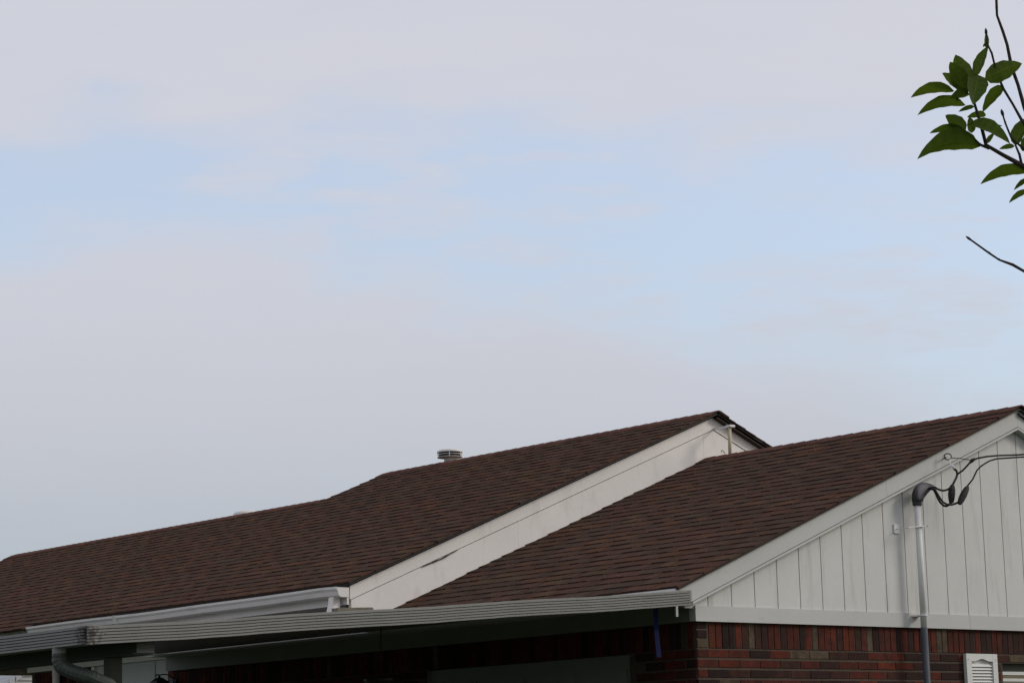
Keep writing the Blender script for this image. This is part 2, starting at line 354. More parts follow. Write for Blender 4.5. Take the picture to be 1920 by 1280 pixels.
# --- front gable: brick, frieze, boards, rake
core = MB(); WX0, WX1, WZ0, WZ1 = 3.425, 4.30, -1.45, -.262
core.box(.005, WX0, .005, .16, -.48, .12); core.box(WX1, 7.41, .005, .16, -.48, .12); core.box(WX0, WX1, .005, .16, WZ1, .12)
core.box(.005, .16, .16, .722, -.48, .12); core.box(.005, .16, .722, 3.165, -.19, .12); core.box(.005, .16, 3.165, 7.12, -.48, .12)
obj('wall', core, 'mortar', house, label='mortar bed behind the bricks')
low = MB(); low.box(0, WX0, 0, .16, GZ, -.48); low.box(WX1, 7.41, 0, .16, GZ, -.48); low.box(WX0, WX1, 0, .16, GZ, WZ0)
low.box(4.7, 7.41, -.002, .0045, -.48, .0)
low.box(0, .16, .16, .722, GZ, -.48); low.box(0, .16, 3.165, 7.12, GZ, -.48)
obj('lower_wall', low, 'brickwork', house)
bk = MB(); bk.box(7.25, 7.41, .16, 8.6, GZ, .3); bk.box(.62, 7.25, 8.6, 8.68, GZ, .3) ; bk.box(0, .5, 7.04, 7.12, GZ, .12)
bk.box(.16, 7.25, .17, .2, GZ, .1)
obj('back_wall', bk, 'brickwork', house)

REDS = [(.088, .0185, .0105), (.100, .021, .011), (.074, .0175, .011), (.066, .018, .012)]; DARKS = [(.022, .0115, .0095), (.027, .013, .0105), (.032, .0145, .011)]; BROWN = [(.046, .0185, .013), (.042, .019, .0135)]; TANS = [(.085, .062, .040), (.074, .054, .036)]
def bcol(r):
    q = r.random()
    p = REDS if q < .50 else DARKS if q < .79 else BROWN if q < .97 else TANS
    k = r.uniform(.85, 1.15); return tuple(v*k for v in r.choice(p))
def rot90(mb):           # front face turned from -y to -x
    n = MB(); n.v = [(y, -x, z) for x, y, z in mb.v]; n.f = list(mb.f); n.c = list(mb.c); return n
sold = bevel_box(.0600, .02, .190, .003); stre = bevel_box(.2060, .02, .0560, .003); head = bevel_box(.0965, .02, .0560, .003); half = bevel_box(.130, .02, .0560, .003)
MS = {k: (mb.mesh(k), rot90(mb).mesh(k+'_side')) for k, mb in dict(soldier=sold, stretcher=stre, header=head, half=half).items()}
br = random.Random(4)
def brick(kind, pos, side=False, c=None):
    me = MS[kind][1 if side else 0]
    if not me.materials: me.materials.append(M['brick'])
    j = br.uniform(-.0012, .0012)
    p = (pos[0]+(j if side else 0), pos[1]+(0 if side else j), pos[2]) 
    o = obj('brick', me, None, house, p); o.color = (*(c or bcol(br)), 1)
ZS = -.190
special = {-6: TANS[0], 4: TANS[1], 13: TANS[0], 25: TANS[0], 26: TANS[1], -12: (.095, .024, .011), 29: (.08, .016, .010), 10: REDS[1], 9: REDS[1]}
k = -12
while .9328+k*.0677 < 4.6:
    x = .9328+(k+.5)*.0677
    brick('soldier', (x, 0, ZS+.097), c=special.get(k)); k += 1
for j, c in enumerate((TANS[0], DARKS[1], DARKS[0])): brick('header', (.055, 0, ZS+.033+j*.0677), c=c)
for rrow in range(4):
    z = ZS - .0365 - rrow*.0715; x = .0 if rrow % 2 else -.1065
    if rrow % 2 == 0: brick('header', (.055, 0, z), c=(.055, .016, .010) if rrow == 0 else None); x = .1065
    while x < 4.6:
        lim = WX0-.01 if rrow > 0 else 9
        if x+.2035 > lim and x < WX1:
            if x+.10 < lim: brick('header', (x+.053, 0, z))
            x = WX1+.01 if x < WX1 else x; 
            if rrow == 0: break
            continue
        c = TANS[0] if (rrow == 0 and 1.05 < x < 1.25) else None
        brick('stretcher', (x+.1045, 0, z), c=c); x += .213
# side wall under the patio cover
k = 0
while .03+k*.0677 < 7.05: brick('soldier', (0, .03+(k+.5)*.0677, ZS+.097), True); k += 1
for rrow in range(4):
    z = ZS - .0365 - rrow*.0715; y = .02 + (.1065 if rrow % 2 else 0)
    if rrow % 2: brick('header', (0, .068, z), True)
    while y+.2 < .735: brick('stretcher', (0, y+.1045, z), True); y += .213
    if rrow < 2:
        y = 3.175 + (.1065 if rrow % 2 else 0)
        while y+.2 < 5.7: brick('stretcher', (0, y+.1045, z), True); y += .213

def rake_z(x): return .1815+PT*x if x < XA else .1815+PT*(2*XA-x)      # lower edge of the rake board
FZT = .112
J1 = 3.014
for a, b in ((-.03, J1-.0015), (J1+.0015, 7.44)):
    obj('frieze_board', MB().prism_y([(a, 0), (b, 0), (b, FZT-.006), (b, FZT), (a, FZT), (a, .004)], -.03, -.0005), 'trim', house)
obj('frieze_board', MB().box(-.03, -.0005, .0005, 7.11, 0, .125), 'shaded_trim', house)
obj('corner_block', MB().box(-.034, -.031, -.034, .03, .002, .11), 'trim', house)
gx0, gs = .1096, .2424
xs = [-.13] + [gx0+k*gs for k in range(31)] + [7.54]
for a, b in zip(xs[:-1], xs[1:]):
    a2, b2 = a+.0045, b-.0045
    za, zb = rake_z(a2)+.05, rake_z(b2)+.05
    poly = [(a2, FZT-.02), (b2, FZT-.02), (b2, zb)] + ([(XA, rake_z(XA)+.05)] if a2 < XA < b2 else []) + [(a2, za)]
    obj('siding_board', MB().prism_y(poly, -.018, -.004), 'siding', house)
poly = [(-.1, .1), (7.5, .1), (7.5, rake_z(7.5)+.04), (XA, rake_z(XA)+.04), (-.1, rake_z(-.1)+.04)]
obj('gable_backing', MB().prism_y(poly, -.003, .05), 'trim', house)
RT = .148
cuts = [-.262, 2.032, 2.721, XA]
for a, b in zip(cuts[:-1], cuts[1:]):
    a2, b2 = a+.001, b-.001
    obj('rake_board', MB().prism_y([(a2, max(rake_z(a2), .128)), (b2, rake_z(b2)), (b2, rake_z(b2)+RT), (a2, rake_z(a2)+RT)] if a > 0 else
        [(a2, .128), (-.13, .128), (b2, rake_z(b2)), (b2, rake_z(b2)+RT), (a2, rake_z(a2)+RT)], -.088, -.045), 'trim', house)
obj('rake_board', MB().prism_y([(XA+.001, rake_z(XA)), (7.67, rake_z(7.67)), (7.67, rake_z(7.67)+RT), (XA+.001, rake_z(XA)+RT)], -.088, -.045), 'trim', house)
for sgn in (0, 1):
    p = [(-.11, rake_z(-.11)-.024), (XA, rake_z(XA)-.024), (XA, rake_z(XA)-.006), (-.11, rake_z(-.11)-.006)]
    if sgn: p = [(2*XA-x, z) for x, z in p][::-1]
    obj('rake_moulding', MB().prism_y(p, -.090, -.0185), 'trim', house)
# narrow soffit between rake and gable, dark drip edges
for sgn in (1,):
    def fx(x): return 2*XA-x if sgn else x
    p = [(fx(XE+.01), ZE-.05), (fx(XE+.01), ZE-.062), (fx(XA), ZA-.062), (fx(XA), ZA-.05)]
    if sgn: p = p[::-1]
    obj('soffit', MB().prism_y(p, -.112, -.0895), 'drip', house)

# --- eave of the front wing (boxed) above the side wall
obj('fascia_board', MB().box(-.262, -.245, -.085, YB-.02, .128, .215), 'trim', house)
obj('soffit', MB().box(-.244, -.031, -.04, 7.1, .1255, .14), 'trim', house)
obj('drip_edge', MB().prism_x([(-.10, .188), (-.10, .219), (YB-.03, .219), (YB-.03, .188)], -.297, -.264), 'gutter', house)

# --- rear gable
BW = YB
def zc(x): return .5915+PT*x if x < XB else .5915+PT*(2*XB-x)        # joint between rake board and gable panel
pj = [-.46, 1.35, 3.66, 5.0, 8.04]
for a, b in zip(pj[:-1], pj[1:]):
    a2, b2 = a+.0008, b-.0008
    poly = [(a2, .14), (b2, .14), (b2, zc(b2)-.007)] + ([(XB, zc(XB)-.007)] if a2 < XB < b2 else []) + [(a2, zc(a2)-.007)]
    obj('gable_panel', MB().prism_y(poly, BW-.05, BW-.01), 'white_b', house)
obj('gable_backing', MB().prism_y([(-.45, .15), (8.03, .15), (8.03, zc(8.03)+.03), (XB, zc(XB)+.03), (-.45, zc(-.45)+.03)], BW-.009, BW+.03), 'deck', house)
RB = .112
cuts = [-.475, 1.03, XB]
for a, b in zip(cuts[:-1], cuts[1:]):
    a2, b2 = a+.001, b-.001
    obj('rake_board', MB().prism_y([(a2, zc(a2)), (b2, zc(b2)), (b2, zc(b2)+RB), (a2, zc(a2)+RB)], BW-.056, BW-.012), 'white_b', house)
obj('rake_board', MB().prism_y([(XB+.001, zc(XB)), (8.05, zc(8.05)), (8.05, zc(8.05)+RB), (XB+.001, zc(XB)+RB)], BW-.056, BW-.012), 'white_b', house)
for sgn in (1,):
    def fx(x): return 2*XB-x if sgn else x
    p = [(fx(XBE+.01), ZBE-.044), (fx(XBE+.01), ZBE-.056), (fx(XB), ZB-.056), (fx(XB), ZB-.044)]
    if sgn: p = p[::-1]
    obj('soffit', MB().prism_y(p, YB0+.006, BW-.0565), 'deck', house)
# strip of loose, curled caulk hanging out of the joint
cm = MB(); pts = []
for i in range(15):
    x = .28+i*.027; bulge = .010*math.sin(i/14*math.pi)*(1.5 if 6 < i < 10 else 1)
    pts.append((x, BW-.062, zc(x)-.004-bulge*.6+random.uniform(-.003, .003)))
cm.tube(pts, [.003+.0055*abs(math.sin(i*.8+.6))*math.sin((i+.5)/15*math.pi) for i in range(15)], 6); obj('loose_caulk', cm, 'deck', house)

# --- eave of the main roof: fascia, soffit, gutter, end box, drain stub
obj('fascia_board', MB().box(-.505, -.487, BW-.055, YCL-.02, .36, .488), 'white_b', house)
obj('drip_edge', MB().box(-.512, -.488, BW-.055, YCL-.02, .4885, .526), 'drip', house)  # dark strip painting the shadow gap between shingles and gutter
obj('soffit', MB().box(-.486, .52, BW+.031, YCL-.02, .385, .40), 'white_b', house)
obj('frieze_board', MB().box(-.02, -.001, BW+.031, 7.11, .15, .384), 'white_b', house)
def gutter_profile(): return [(-.508, .497), (-.508, .417), (-.585, .415), (-.61, .428), (-.622, .462), (-.638, .480), (-.640, .499), (-.632, .499), (-.630, .484), (-.612, .464), (-.602, .436), (-.58, .424), (-.516, .426), (-.516, .497)]
gp = gutter_profile(); n = len(gp); gm = MB(); gy0, gy1 = 3.52, 8.70
ys = [gy0+(gy1-gy0)*i/24 for i in range(25)]
vs = [(x, y, z+(-.004*math.sin(y*1.3)-.002*math.sin(y*3.1) if i else 0)) for i, y in enumerate(ys) for x, z in gp]
gm.add(vs, [(i*n+k, i*n+(k+1) % n, (i+1)*n+(k+1) % n, (i+1)*n+k) for i in range(24) for k in range(n)] + [tuple(range(n-1, -1, -1))])
gut = obj('gutter', gm, 'gutter', house, label='plain white gutter along the upper roof')
obj('end_cap', MB().prism_y([(-.634, .496), (-.612, .43), (-.585, .417), (-.51, .419), (-.51, .496)][::-1], gy0-.003, gy0-.0005), 'gutter', gut)
obj('joint_band', MB().prism_y([(-.642, .50), (-.625, .46), (-.612, .426), (-.585, .412), (-.51, .412), (-.51, .408), (-.59, .408), (-.617, .424), (-.63, .46), (-.646, .50)], 7.0, 7.06), 'gutter', gut)
ds = MB(); ds.tube([(-.575, 3.635, .42), (-.577, 3.635, .36), (-.60, 3.64, .20)], [.046, .050, .066], 4); obj('drain_outlet', ds, 'white_b', gut)
obj('fascia_clip', MB().box(-.305, -.285, -.115, -.10, .02, .095), 'trim', house)
obj('weathered_strip', MB().prism_y([(-.80, .17), (-.44, .19), (-.44, .315), (-.47, .319), (-.80, .306)], 3.28, 3.36), 'wood', house)
# --- recessed entry wall beyond the patio: white panels, brick pier, white column
rw = MB(); rw.box(.52, .6, 7.13, 10.78, .17, .384); obj('entry_header', rw, 'white_b', house)
ed = obj('entry_door', MB().box(.56, .6, 7.13, 9.50, GZ, .168), 'door', house)
for a, b in ((7.2, 8.22), (8.245, 9.37)):
    obj('door_panel', MB().box(.548, .5595, a, b, -1.9, .155), 'door', ed)
obj('door_jamb', MB().box(.535, .5595, 9.40, 9.46, GZ, .162), 'white_b', ed)
pier = obj('brick_pier', MB().box(.55, .7, 9.52, 10.75, GZ, -.08), 'brickwork', house)
obj('pier_bed', MB().box(.56, .7, 9.52, 10.75, -.08, .168), 'mortar', pier)
k = 0
while 9.53+k*.0677 < 10.68:
    me = MS['soldier'][1]; o = obj('brick', me, None, pier, (.55, 9.53+(k+.5)*.0677, .06)); o.color = (*bcol(br), 1); k += 1
    o2 = None
cm = MB(); cm.lathe(.50, 10.12, [(.04, GZ), (.04, .10), (.045, .10), (.045, .165)], 16); obj('column', cm, 'white_b', house)
obj('carport_post', MB().box(-.05, .05, 15.35, 15.45, GZ, .384), 'white_b', house)
obj('end_wall', MB().box(6.2, 6.3, 8.7, 15.4, GZ, .384), 'brickwork', house)
obj('end_wall', MB().prism_y([(-.4, .39), (6.3, .39), (XC, ZC-.07)], YCL-.12, YCL-.06), 'white_b', house)
obj('end_wall', MB().prism_y([(XBE+.3, ZBE+.03), (8.0, ZBE+.03), (XB, ZB-.07)], YBL-.12, YBL-.06), 'white_b', house)

# --- garage door beside the corner, on the side wall
gd = obj('garage_door', MB().box(.03, .05, .735, 3.152, GZ, -.195), 'garage', house)
for r in range(4):
    for q in range(4):
        y0 = .78+q*.59; z0 = -.30-.55*r
        obj('door_panel', MB().box(.022, .0295, y0, y0+.55, z0-.42, z0), 'garage', gd)
obj('door_trim', MB().box(.012, .0295, .722, .735, GZ, -.192), 'garage', gd); obj('door_trim', MB().box(.012, .0295, 3.152, 3.165, GZ, -.192), 'garage', gd)

# --- window and shutter on the front gable
wn = obj('window', MB().box(WX0, WX1, .13, .14, WZ0, WZ1), 'drip', house)
obj('window_frame', MB().box(WX0, WX1, .055, .10, -.352, -.325).box(WX0, WX1, .055, .10, WZ0, WZ0+.05).box(WX0, WX0+.012, .05, .10, WZ0, -.352).box(WX1-.03, WX1, .05, .10, WZ0, -.352), 'louver', wn)
obj('lintel_shadow_strip', MB().box(WX0, WX1, .07, .12, -.325, WZ1), 'dark_trim', wn)  # dark strip standing in for the lintel's shadow in the recess
obj('sash_rail', MB().box(WX0+.012, WX1-.03, .075, .098, -.402, -.378), 'louver', wn)
obj('sash_rail', MB().box(WX0+.012, WX1-.03, .08, .099, -.47, -.415), 'louver', wn)
obj('pane', MB().box(WX0+.012, WX1-.03, .10, .104, WZ0+.05, -.352), 'pane', wn)
obj('window_sill', MB().box(WX0-.03, WX1+.03, -.03, .1, WZ0-.06, WZ0), 'trim', wn)
SX0, SX1, SZ1, SZ0 = 2.935, 3.318, -.192, -1.46
sh = obj('shutter', MB().box(SX0+.002, SX1-.002, -.008, -.002, SZ0+.002, SZ1-.002), 'louver', house)
obj('stile', MB().box(SX0, SX0+.062, -.036, -.0085, SZ0, SZ1), 'louver', sh); obj('stile', MB().box(SX1-.056, SX1, -.036, -.0085, SZ0, SZ1), 'louver', sh)
a, b = SX0+.0625, SX1-.0565; arch = [(a, SZ1), (a, SZ1-.060)] + [(a+(b-a)*t, SZ1-.060+.020*(.5-.5*math.cos(2*math.pi*min(max((t-.12)/.76, 0), 1)))) for t in [i/16 for i in range(1, 16)]] + [(b, SZ1-.060), (b, SZ1)]
rm = MB(); nn = len(arch)-2
for i in range(1, len(arch)-2):
    p, q = arch[i], arch[i+1]; rm.prism_y([p, q, (q[0], SZ1), (p[0], SZ1)], -.035, -.009)
obj('top_rail', rm, 'louver', sh)
obj('bottom_rail', MB().box(a, b, -.035, -.009, SZ0, SZ0+.08), 'louver', sh)
sl_m = MB().prism_x([(-.030, -.0165), (-.026, -.019), (-.010, .004), (-.012, .006)], a, b).mesh('slat'); sl_m.materials.append(M['louver'])
z = SZ1-.085
while z > SZ0+.09: obj('slat', sl_m, None, sh, (0, 0, z)); z -= .0245
for sx in (SX0+.02, SX1-.022): obj('screw', MB().box(sx-.003, sx+.003, -.039, -.036, SZ1-.05, SZ1-.044), 'wire', sh)

# --- roof vents
def vent(x, y, zb, zt, r, rp, name):
    v = obj(name, MB().lathe(x, y, [(rp, zb), (rp, zt-.10), (rp*1.05, zt-.095)], 24), 'vent', roof_b, smooth=False)
    obj('rain_cap', MB().lathe(x, y, [(r*.99, zt-.036), (r, zt-.03), (r*.97, zt-.018), (r*.8, zt-.006), (r*.45, zt), (.001, zt+.001)], 28), 'vent', v, smooth=True)
    obj('lower_flange', MB().lathe(x, y, [(rp*.9, zt-.097), (r*.96, zt-.09), (r*.99, zt-.084), (r*.9, zt-.080), (rp*.9, zt-.082)], 28), 'vent', v)
    obj('band', MB().lathe(x, y, [(r*.95, zt-.059), (r*.98, zt-.059), (r*.98, zt-.054), (r*.95, zt-.054), (r*.95, zt-.059)], 28), 'vent', v)
    obj('core', MB().lathe(x, y, [(r*.80, zt-.085), (r*.80, zt-.034)], 24), 'drip', v)
    for k in range(6):
        an = 2*math.pi*k/6 - 2.27
        px, py = x+r*.965*math.cos(an), y+r*.965*math.sin(an); obj('strut', MB().box(px-.003, px+.003, py-.003, py+.003, zt-.086, zt-.034), 'vent', v)
vent(3.90, 7.69, 2.10, 2.434, .140, .064, 'roof_vent')
dm = MB(); dm.lathe(3.10, 10.42, [(.16, 1.85), (.16, 1.960), (.14, 1.985), (.09, 1.999), (.001, 2.003)], 24); obj('dome_vent', dm, 'vent', roof_c, smooth=True)

# ------------------------------------------------------------------ patio cover (projects from the side wall, falls away from the house)
pc = thing('patio_cover', (-4.7, .17, GZ), 'grey aluminium patio cover with ribbed fascia fixed along the brick side wall', 'patio cover')
PX0, PX1, PYF = -5.13, -.289, -.25
PZ1, PZ0 = .197, -.156; PS = (PZ1-PZ0)/(PX1-PX0); HF = .105; PYB = 7.0
def pz_(x): return PZ0+(x-PX0)*PS-.004
def rib_profile(sign=1):          # (outward, z) from the bottom up
    p = []; h = HF/6
    for i in range(6):
        z = i*h; p += [(0.0, z), (.014, z+h*.02), (.014, z+h*.70), (.0, z+h*.74)]
    p += [(0.0, HF)]
    return p
rp = rib_profile()
poly = [(PYF-o, z) for o, z in rp] + [(PYF+.012, HF), (PYF+.012, 0)]
fm = MB(); NS = 40; np_ = len(poly); vs = []; wv = random.Random(3); dents = [wv.uniform(-.0018, .0018) for _ in range(NS+1)]
for i in range(NS+1):
    t = i/NS; x = PX0+(PX1-PX0)*t; dz = PZ0-HF+(PZ1-PZ0)*t-.006*math.sin(math.pi*t*3)**2+dents[i]*.6
    vs += [(x, y+dents[(i*7) % NS]*1.2, z+dz) for y, z in poly]
fm.add(vs, [tuple(range(np_-1, -1, -1)), tuple(range(NS*np_, (NS+1)*np_))] + [(i*np_+q, i*np_+(q+1) % np_, (i+1)*np_+(q+1) % np_, (i+1)*np_+q) for i in range(NS) for q in range(np_)])
obj('side_fascia', fm, 'awning', pc)
gpoly = [(PX0-o, z) for o, z in rp] + [(PX0+.09, HF), (PX0+.09, 0)]
gm = MB(); pl = [(x, z+PZ0-HF+.004) for x, z in gpoly][::-1]; gm.prism_y(pl, PYF-.004, PYB); obj('front_gutter', gm, 'awning', pc)
def pz(x): return PZ0+(x-PX0)*PS
for i in range(15):
    y0 = PYF+.013+i*(PYB-PYF-.02)/15; y1 = y0+(PYB-PYF-.02)/15-.004
    obj('roof_pan', MB().prism_x([(y0, PZ0-.055), (y1, PZ0-.055), (y1, PZ0-.004), (y0, PZ0-.004)], PX0+.095, PX1, (PX1-PX0-.095)*PS, ).__class__ and MB().prism_x([(y0, pz(PX0+.095)-.055), (y1, pz(PX0+.095)-.055), (y1, pz(PX0+.095)-.012), (y0, pz(PX0+.095)-.012)], PX0+.095, PX1, (PX1-PX0-.095)*PS), 'awning', pc)
bz = pz(-4.7)-.058
obj('beam', MB().box(-4.76, -4.64, -.20, PYB-.1, -.298, bz), 'dark_trim', pc)
obj('beam_flange', MB().box(-4.775, -4.625, -.19, PYB-.1, -.306, -.2985), 'dark_trim', pc)
for y in (.17, 3.4, 6.7): obj('post', MB().box(-4.74, -4.66, y-.04, y+.04, GZ+.1, -.3065), 'dark_trim', pc)
dsp = MB(); path = [(-5.10, .105, -.25), (-5.10, .105, -.33), (-5.092, .095, -.365), (-5.05, .04, -.40), (-4.98, -.03, -.43), (-4.86, -.06, -.48), (-4.80, -.05, -.54), (-4.79, -.04, -.62), (-4.79, -.04, GZ+.12)]
fine = []
for a, b in zip(path[:-1], path[1:]):
    a, b = Vector(a), Vector(b); k = max(1, int((b-a).length/.012)) if (b-a).length < .2 else 2
    fine += [a+(b-a)*i/k for i in range(k)]
fine.append(Vector(path[-1]))
dsp.tube(fine[:4], .042, 12); obj('downspout', dsp, 'awning', pc)
obj('shaded_elbow', MB().tube(fine[3:], [.042 + (.002 if (i % 2 and i < 24) else 0) for i in range(len(fine)-3)], 12), 'shaded_elbow', pc)

# ------------------------------------------------------------------ electric service mast, cables
sm = thing('service_mast', (2.36, -.13, GZ), 'grey conduit mast with a dark weatherhead standing before the white gable', 'service mast')
obj('lower_conduit', MB().tube([(2.352, -.115, GZ), (2.352, -.115, -.005)], .0262, 16), 'pvc', sm, smooth=True)
obj('upper_conduit', MB().tube([(2.352, -.115, -.005), (2.352, -.115, .99)], .0250, 16), 'galv', sm, smooth=True)
obj('pipe_strap', MB().tube([(2.352, -.115, .085), (2.352, -.115, .093)], .034, 16).box(2.312, 2.392, -.082, -.031, .083, .095), 'galv', sm)
bm = MB().tube([(2.352, -.115, .772), (2.352, -.115, .782)], .033, 16); bm.tube([(2.40, -.155, .783), (2.20, -.145, .764), (2.19, -.02, .762)], .0045, 6); bm.box(2.165, 2.225, -.03, -.0185, .73, .80); bm.tube([(2.41, -.165, .775), (2.41, -.165, .79)], .010, 8)
obj('standoff_bracket', bm, 'galv', sm)
# weatherhead: a hood that curves over from the pipe
hm = MB(); HO = [(2.318, .975), (2.316, 1.03), (2.322, 1.075), (2.345, 1.112), (2.385, 1.136), (2.43, 1.145), (2.48, 1.142), (2.53, 1.130), (2.566, 1.116), (2.560, 1.098), (2.515, 1.070), (2.46, 1.035), (2.41, 1.0), (2.395, .975)]
ns = 11; nh = len(HO); vs = []
def hood_base(x): return .985 if x < 2.395 else .985+(x-2.395)*.766
for i in range(ns):
    t = -1+2*i/(ns-1); k = math.sqrt(max(.02, 1-t*t))
    for x, z in HO: vs.append((2.354+(x-2.36)*.95*(.62+.38*k), -.120+.036*t, hood_base(x)+(z-hood_base(x))*.90*(k if z > hood_base(x) else 1)))
hm.add(vs, [(i*nh+q, (i+1)*nh+q, (i+1)*nh+(q+1) % nh, i*nh+(q+1) % nh) for i in range(ns-1) for q in range(nh)] + [tuple(range(nh)), tuple(range(ns*nh-1, (ns-1)*nh-1, -1))])
hm.lathe(2.352, -.115, [(.034, .945), (.037, .95), (.037, .99), (.034, 1.0)], 16)
obj('weatherhead', hm, 'hood', sm, smooth=True)
CB = {
 'hood_lead': ([(2.477, -.2, 1.089), (2.489, -.21, 1.076), (2.515, -.22, 1.066), (2.541, -.23, 1.062), (2.568, -.24, 1.068), (2.59, -.25, 1.08), (2.604, -.26, 1.09)], .0085),
 'hood_lead_b': ([(2.456, -.2, 1.071), (2.469, -.209, 1.041), (2.481, -.217, 1.003), (2.499, -.226, .966), (2.526, -.234, .943), (2.547, -.243, .939), (2.57, -.251, .95), (2.587, -.26, .967)], .0095),
 'hood_lead_c': ([(2.445, -.22, 1.073), (2.457, -.234, 1.038), (2.469, -.249, .999), (2.487, -.263, .965), (2.52, -.277, .947), (2.554, -.291, .945), (2.596, -.306, .958), (2.618, -.32, .971)], .0085),
 'jumper': ([(2.615, -.26, 1.103), (2.645, -.256, 1.135), (2.679, -.252, 1.171), (2.7, -.248, 1.203), (2.694, -.244, 1.228), (2.674, -.24, 1.24)], .0095)}
for nme, (p, r) in CB.items(): obj('lead_cable', MB().tube(([(2.455, -.128, 1.085)] if nme != 'jumper' else []) + p, r, 8), 'cable', sm, smooth=True)
for p in ([(2.620, -.26, 1.112), (2.613, -.26, 1.095), (2.607, -.26, 1.07), (2.599, -.26, 1.035), (2.594, -.26, 1.0), (2.59, -.26, .967)], [(2.730, -.32, 1.098), (2.716, -.32, 1.08), (2.692, -.32, 1.05), (2.668, -.32, 1.02), (2.640, -.32, .985), (2.614, -.32, .955)]):
    obj('taped_splice', MB().tube(p, [.010, .021, .027, .029, .026, .018], 9), 'cable', sm, smooth=False)
obj('hook', MB().tube([(2.735, -.088, 1.345), (2.728, -.12, 1.350)] + [(2.712+.030*math.cos(a)*.77, -.150-.030*math.cos(a)*.64, 1.352+.025*math.sin(a)) for a in [math.pi-i*.52 for i in range(12)]], .0055, 8), 'wire', sm, smooth=True)
obj('strap_loop', MB().tube([(2.677, -.2, 1.324), (2.659, -.213, 1.298), (2.653, -.227, 1.266), (2.655, -.24, 1.241)], .004, 6), 'galv', sm)
obj('insulator', MB().tube([(2.654, -.24, 1.27), (2.660, -.24, 1.258), (2.671, -.24, 1.242)], [.008, .012, .009], 10), 'porcelain', sm, smooth=True)
END = Vector((24, -14, 4.6))
def span(pts, end, sag, n=24):
    a = Vector(pts[-1]); return pts + [tuple(a+(end-a)*(i/n)+Vector((0, 0, -4*sag*(i/n)*(1-i/n)))) for i in range(1, n+1)]
d1 = [(2.694, -.25, 1.198), (2.70, -.30, 1.222), (2.715, -.335, 1.255), (2.745, -.36, 1.298), (2.79, -.385, 1.316), (2.86, -.42, 1.330), (2.963, -.455, 1.341), (3.12, -.49, 1.351)]
d2 = [(2.717, -.32, 1.094), (2.738, -.335, 1.122), (2.759, -.348, 1.150), (2.802, -.361, 1.222), (2.835, -.375, 1.255), (2.876, -.388, 1.280), (2.925, -.40, 1.304), (2.985, -.42, 1.321), (3.118, -.45, 1.334)]
sd = thing('service_drop', (2.694, -.25, 1.0), 'pair of twisted dark overhead wires running to the taped splices', 'cable')
obj('service_wire', MB().tube(span(d1, END, .5), .0075, 7), 'cable', sd, smooth=True)
obj('service_wire', MB().tube(span(d2, END+Vector((.05, 0, -.1)), .5), .0065, 7), 'cable', sd, smooth=True)
obj('wire_clamp', MB().tube([(2.735, -.352, 1.282), (2.755, -.362, 1.302), (2.775, -.372, 1.312)], [.010, .016, .010], 7).tube([(2.68, -.22, 1.331), (2.715, -.29, 1.32), (2.745, -.36, 1.30)], .0035, 5), 'cable', sd)
up_ = thing('utility_pole', (24, -14, GZ), 'tall brown wooden utility pole that carries the overhead wires', 'utility pole')
obj('shaft', MB().tube([(24, -14, GZ), (24, -14, 7.0)], [.16, .11], 14), 'wood', up_, smooth=True); obj('crossarm', MB().box(23.0, 25.0, -14.2, -14.1, 6.3, 6.42), 'wood', up_)

# ------------------------------------------------------------------ pole on the rear gable
ap = thing('antenna_pole', (3.77, 3.33, 1.79), 'slim beige pole stub bracketed to the white gable behind the lower ridge', 'pole')
obj('shaft', MB().tube([(3.775, 3.33, 1.79), (3.785, 3.33, 2.115)], .0165, 12), 'pole', ap, smooth=True)
obj('wall_bracket', MB().box(3.765, 3.83, 3.30, 3.36, 2.112, 2.132).box(3.789, 3.797, 3.36, BW-.056, 2.112, 2.130), 'porcelain', ap)
obj('wire_loop', MB().tube([(3.70, 3.36, 1.87), (3.69, 3.36, 1.885), (3.70, 3.36, 1.893), (3.72, 3.36, 1.885), (3.74, 3.36, 1.865)], .0035, 6), 'wire', ap)

# ------------------------------------------------------------------ small things under the patio cover
st = MB()
for a, b, tw in (((-.30, .10, .105), (-.302, .098, -.06), 0), ((-.302, .098, -.06), (-.297, .085, -.255), 1)):
    a, b = Vector(a), Vector(b); wv = Vector((.012, -.012, 0)) if not tw else Vector((.015, -.008, 0))
    v = [a-wv, a+wv, b+wv, b-wv]; o_ = Vector((.002, .002, 0)); st.add(v+[q+o_ for q in v], [(0, 1, 2, 3), (7, 6, 5, 4), (0, 4, 5, 1), (1, 5, 6, 2), (2, 6, 7, 3), (3, 7, 4, 0)])
o = obj('blue_strap', st, 'strap'); o['label'] = 'blue webbing strap dangling from the eave by the brick corner'; o['category'] = 'strap'
ln = thing('wall_lantern', (-.13, 7.0, -.6), 'black metal lantern on the brick wall under the patio cover', 'lantern')
lx, ly = -.15, 7.03
lm = MB().lathe(lx, ly, [(.11, -.145), (.085, -.10), (.045, -.072), (.012, -.06), (.012, -.045)], 8); obj('lantern_roof', lm, 'lantern', ln)
lb = MB()
for k in range(4):
    an = math.pi/4+k*math.pi/2; lb.tube([(lx+.095*math.cos(an), ly+.095*math.sin(an), -.145), (lx+.065*math.cos(an), ly+.065*math.sin(an), -.42)], .007, 6)
lb.lathe(lx, ly, [(.001, -.43), (.07, -.43), (.075, -.41), (.001, -.41)], 8); obj('lantern_cage', lb, 'lantern', ln)
obj('lantern_glass', MB().lathe(lx, ly, [(.055, -.408), (.08, -.15)], 8), 'pane', ln)
